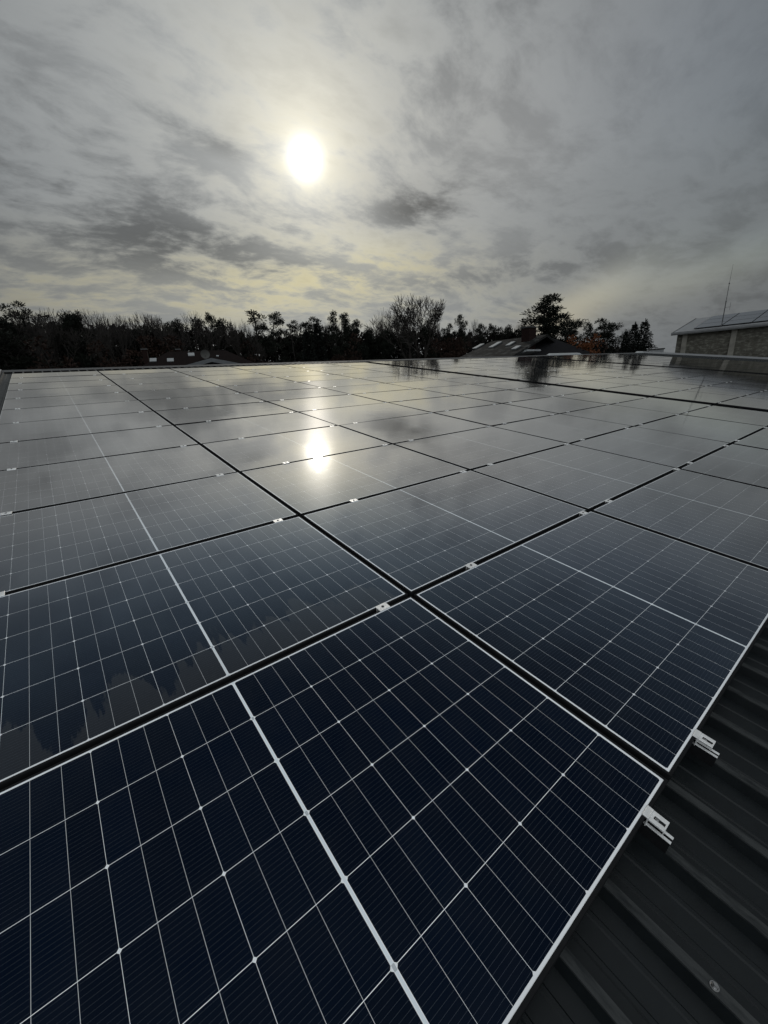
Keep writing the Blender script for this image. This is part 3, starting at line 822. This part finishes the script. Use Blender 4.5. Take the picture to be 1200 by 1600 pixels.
V = {
 'p1': pine(1, nl=15, spread=2.7), 'p2': pine(2, nl=20, crown=.40, spread=2.9, clr=1.0), 'p3': pine(3, nl=11, crown=.58, spread=2.3, shape='flat', clr=.8),
 'p4': pine(4, nl=24, crown=.30, spread=3.0, clr=1.15, dens=60), 'p5': pine(5, nl=13, crown=.50, spread=2.0, clr=.75, shape='cone'), 'p6': pine(6, nl=12, crown=.62, spread=3.1, shape='flat', clr=1.05, dens=60),
 'big': pine(21, h=17, nl=58, crown=.25, spread=4.3, clr=.78, dens=60, shape='cone', top=.6), 'broad': pine(9, nl=34, crown=.28, spread=3.6, clr=1.3, dens=80), 'cluster': pine(10, nl=40, crown=.18, spread=3.1, clr=1.1, dens=70),
 'b1': bare(11, vase=.2, depth=7, first=.26), 'b2': bare(12, vase=.15, depth=6, thin=.8), 'b3': bare(13, vase=.25, depth=7, first=.26), 'vase': bare(73, vase=.16, depth=7, first=.22),
 'thin': bare(15, vase=.05, depth=5, first=.34, thin=.55),
 's1': spruce(31, base=4.7, low=.3), 's2': spruce(32, base=3.7, droop=.3, low=.3), 'col': spruce(33, base=2.6, droop=.42, step_=.26, low=.25),
 'l1': leafy(41, 'rust'), 'l2': leafy(42, 'brownleaf', nclump=44, spread=3.0), 'l3': leafy(43, 'brownleaf', nclump=24, spread=2.2),
}
first_of = {}
CAT = {'p': ('pine_tree', 'pine', 'pines along the forest edge'), 'b': ('bare_tree', 'bare tree', 'leafless trees along the forest edge'), 's': ('spruce_tree', 'spruce', 'spruces'), 'c': ('spruce_tree', 'spruce', 'spruces'), 'l': ('autumn_tree', 'autumn tree', 'brown leaved trees at the forest foot')}
def tree(kind, u, v_, D_, label, wf=1.0, rz=None, kk=None):
    tr, cr, hv = V[kind]
    p = at(u, v_, D_); s = p.z / hv
    if kind in ('b1', 'b3'): wf *= .8
    nm, cat, grp = CAT[kk or kind[0]]
    rn = random.Random(int(u * 7 + v_))
    m = T((p.x, p.y, 0)) @ Matrix.Rotation(rn.random() * math.tau if rz is None else rz, 4, 'Z') @ Matrix.Diagonal((s * wf, s * wf, s, 1))
    if kind not in first_of:
        o = empty(nm, m, label, cat, grp); first_of[kind] = o
        link('trunk', tr, o); link('twigs' if kind[0] in 'bvt' else 'crown', cr, o)
    else:
        o = copy_tree(first_of[kind]); o.matrix_world = m; o['label'] = label; o['group'] = grp; o['category'] = cat
        o.name = nm
    return o
LIST = [
 ('broad', -14, 484, 74, 'broad black pine cut by the left edge of the photo', 1.0, 'p'),
 ('p3', 35, 472, 78, 'tall pine with loose round tufts, tallest near the left edge', .95, 'p'),
 ('p4', 22, 503, 82, 'low dense pine below the tallest pine at far left', 1.0, 'p'),
 ('b2', 62, 479, 74, 'leafless tree just right of the tufted pine at far left', 1.1, 'b'),
 ('b1', 82, 482, 74, 'leafless fan shaped tree left of the leaning black pine', .8, 'b'),
 ('broad', 112, 485, 76, 'wide black pine with a leaning tip, left quarter of the forest', .75, 'p'),
 ('p6', 100, 482, 75, 'leaning pine whose tip sticks out above the wide black pine', .55, 'p'),
 ('b2', 141, 484, 76, 'slim leafless tree right of the wide black pine', .8, 'b'),
 ('p4', 157, 504, 80, 'low pine between two leafless crowns at left', .8, 'p'),
 ('b1', 180, 482, 72, 'leafless round crown above the left end of the array', .75, 'b'),
 ('p6', 206, 501, 78, 'flat topped dark pine right of a round leafless crown', .9, 'p'),
 ('b3', 230, 487, 74, 'leafless spreading crown above the brown house chimney', .75, 'b'),
 ('p6', 256, 496, 78, 'small knob topped pine above the brown roof ridge', .7, 'p'),
 ('p4', 277, 503, 80, 'dense pine above the middle of the brown roof', .9, 'p'),
 ('b2', 296, 484, 74, 'leafless crown rising behind pines above the grey gable', .9, 'b'),
 ('p1', 311, 496, 78, 'airy pine above the left slope of the grey gable', .8, 'p'),
 ('p6', 333, 488, 78, 'pine with one round dark head directly above the grey gable peak', .6, 'p'),
 ('p5', 352, 500, 78, 'short ragged pine right of the round headed pine', .9, 'p'),
 ('b1', 372, 499, 74, 'pale leafless tree right of the grey gable peak', .7, 'b'),
 ('p4', 362, 512, 80, 'dark low pine leaning down to the right of the gable', .8, 'p'),
 ('p5', 402, 481, 74, 'tall airy pine, left one of a see-through pair', 1.1, 'p'),
 ('p1', 424, 486, 74, 'tall airy pine, right one of a see-through pair', .72, 'p'),
 ('p3', 453, 499, 76, 'pine with a wide flat layer of foliage right of the airy pair', .9, 'p'),
 ('b2', 440, 508, 90, 'fine leafless tree between the airy pair and the flat pine', 1.0, 'b'),
 ('p3', 482, 495, 74, 'pine with twin flat tufts behind the dark spruce columns', .8, 'p'),
 ('col', 494, 499, 70, 'tall narrow black spruce, highest of the dark columns', .9, 'c'),
 ('col', 478, 513, 68, 'short narrow black spruce left of the tallest column', 1.1, 'c'),
 ('p4', 507, 506, 80, 'rounded dark pine right of the narrow spruce columns', .6, 'p'),
 ('b1', 512, 499, 86, 'leafless tree behind the narrow spruces', .6, 'b'),
 ('p5', 520, 485, 73, 'slender pine left of a close pair under the sun', .75, 'p'),
 ('p1', 533, 487, 73, 'slender pine right of a close pair under the sun', .6, 'p'),
 ('p6', 557, 495, 74, 'pine with ragged twin heads left of the dark dome', .65, 'p'),
 ('p2', 543, 505, 78, 'bushy pine filling the gap below the slender pair', .8, 'p'),
 ('broad', 575, 510, 80, 'dark dome shaped pine mid forest', .62, 'p'),
 ('thin', 595, 480, 82, 'thin upright leafless tree left of the big spreading crown', .75, 'b'),
 ('thin', 583, 499, 84, 'smaller thin leafless tree beside the thin upright one', .7, 'b'),
 ('broad', 600, 510, 78, 'dark rounded pine under the thin leafless tree', .6, 'p'),
 ('b3', 622, 498, 82, 'leafless tree half hidden left of the big spreading crown', .75, 'b'),
 ('vase', 655, 462, 70, 'big leafless tree with spreading vase crown, tallest bare tree', 1.0, 'b'),
 ('p4', 633, 512, 76, 'dark pine at the left foot of the big leafless tree', .6, 'p'),
 ('p6', 671, 503, 72, 'flat dark pine in front of the big leafless tree', .5, 'p'),
 ('b1', 692, 496, 80, 'leafless tree half hidden right of the big spreading crown', .7, 'b'),
 ('p3', 700, 505, 76, 'low pine between big leafless tree and tufted pine', .6, 'p'),
 ('p2', 718, 488, 72, 'dark tufted pine standing above the mossy house roof end', .55, 'p'),
 ('b2', 744, 497, 78, 'pale leafless tree right of the dark tufted pine', .6, 'b'),
 ('p1', 755, 504, 76, 'thin pine next to the pale leafless tree', .55, 'p'),
 ('p6', 776, 504, 76, 'umbrella pine above the mossy roof skylights', .6, 'p'),
 ('p6', 788, 507, 77, 'umbrella pine right beside another above the mossy roof', .5, 'p'),
 ('p4', 803, 518, 84, 'low dark pine sloping down left of the brick chimney', .8, 'p'),
 ('b3', 818, 504, 90, 'small leafless tree peeping out left of the brick chimney', .5, 'b'),
 ('big', 855, 459, 66, 'tallest broad conical pine behind the brick chimney', 1.5, 'p'),
 ('cluster', 886, 490, 68, 'bushy black pine at the right foot of the tallest pine', 1.3, 'p'),
 ('p1', 922, 503, 72, 'thin stemmed pine with one tuft left of the ragged pine', .5, 'p'),
 ('cluster', 946, 496, 70, 'ragged black pine standing alone right of the orange bush', 1.15, 'p'),
 ('b1', 968, 512, 76, 'leafless tree between ragged pine and spruces', .6, 'b'),
 ('s2', 979, 514, 70, 'small spruce, leftmost of the three at right', .75, 's'),
 ('s2', 993, 502, 68, 'middle spruce of the three at right', 1.0, 's'),
 ('s1', 1009, 497, 66, 'tallest spruce of the three, nearest the concrete hall', 1.0, 's'),
 ('l1', 914, 519, 46, 'orange brown leaved bush beside the slate roof', .75, 'l'),
 ('l3', 928, 529, 50, 'lower rust brown bush right of the orange brown one', .85, 'l'),
 ('l2', 690, 524, 66, 'brown leaved tree below the big leafless crown', .8, 'l'),
 ('l2', 713, 523, 66, 'russet leaved tree at the left end of the mossy roof', .6, 'l'),
 ('l3', 75, 525, 66, 'brown leaved tree below the pines at far left', 1.1, 'l'),
 ('l3', 172, 530, 68, 'brown leaved tree low above the left part of the array', 1.0, 'l'),
 ('l2', 245, 520, 70, 'brown leaved tree behind the brown house chimney', 1.0, 'l'),
 ('l3', 540, 520, 70, 'brown leaved tree under the slender pine pair', .9, 'l'),
 ('l3', 400, 530, 72, 'dull brown tree right of the grey gable', 1.0, 'l'),
]
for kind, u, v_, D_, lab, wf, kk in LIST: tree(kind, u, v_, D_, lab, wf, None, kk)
# the wood behind them: an uncountable dark mass of stems and thicket
def interp(tab, x):
    for (a, ya), (c, yc) in zip(tab, tab[1:]):
        if a <= x <= c: return ya + (yc - ya) * (x - a) / (c - a)
    return tab[0][1] if x < tab[0][0] else tab[-1][1]
TOP = [(-250, 515), (0, 512), (60, 516), (150, 517), (300, 519), (380, 525), (410, 532), (460, 528), (520, 526), (600, 524), (720, 525), (800, 523), (840, 530), (880, 536), (930, 545), (975, 549), (1010, 553)]
rn = random.Random(77); b = MB()
for i in range(42000):
    u = rn.uniform(-240, 1005); D_ = rn.uniform(78, 92)
    tp_ = interp(TOP, u) + 7 * (mnoise.noise(Vector((u * .03, D_ * .05, 1))) ) + 5 * mnoise.noise(Vector((u * .11, 3, D_ * .08)))
    zt = at(u, tp_, D_).z; f = rn.random() ** .75
    p = at(u, tp_, D_); c = Vector((p.x, p.y, zt * f))
    if rn.random() < .22:
        quad_leaf(b, Vector((p.x, p.y, max(0, c.z - 2))), Vector((rn.gauss(0, .06), rn.gauss(0, .06), 1)), rn.uniform(2, 4), .14, rn)
    else:
        quad_leaf(b, c, Vector((rn.gauss(0, 1), rn.gauss(0, 1), rn.gauss(.2, .7))), rn.uniform(.5, 1.1), rn.uniform(.4, .8), rn)
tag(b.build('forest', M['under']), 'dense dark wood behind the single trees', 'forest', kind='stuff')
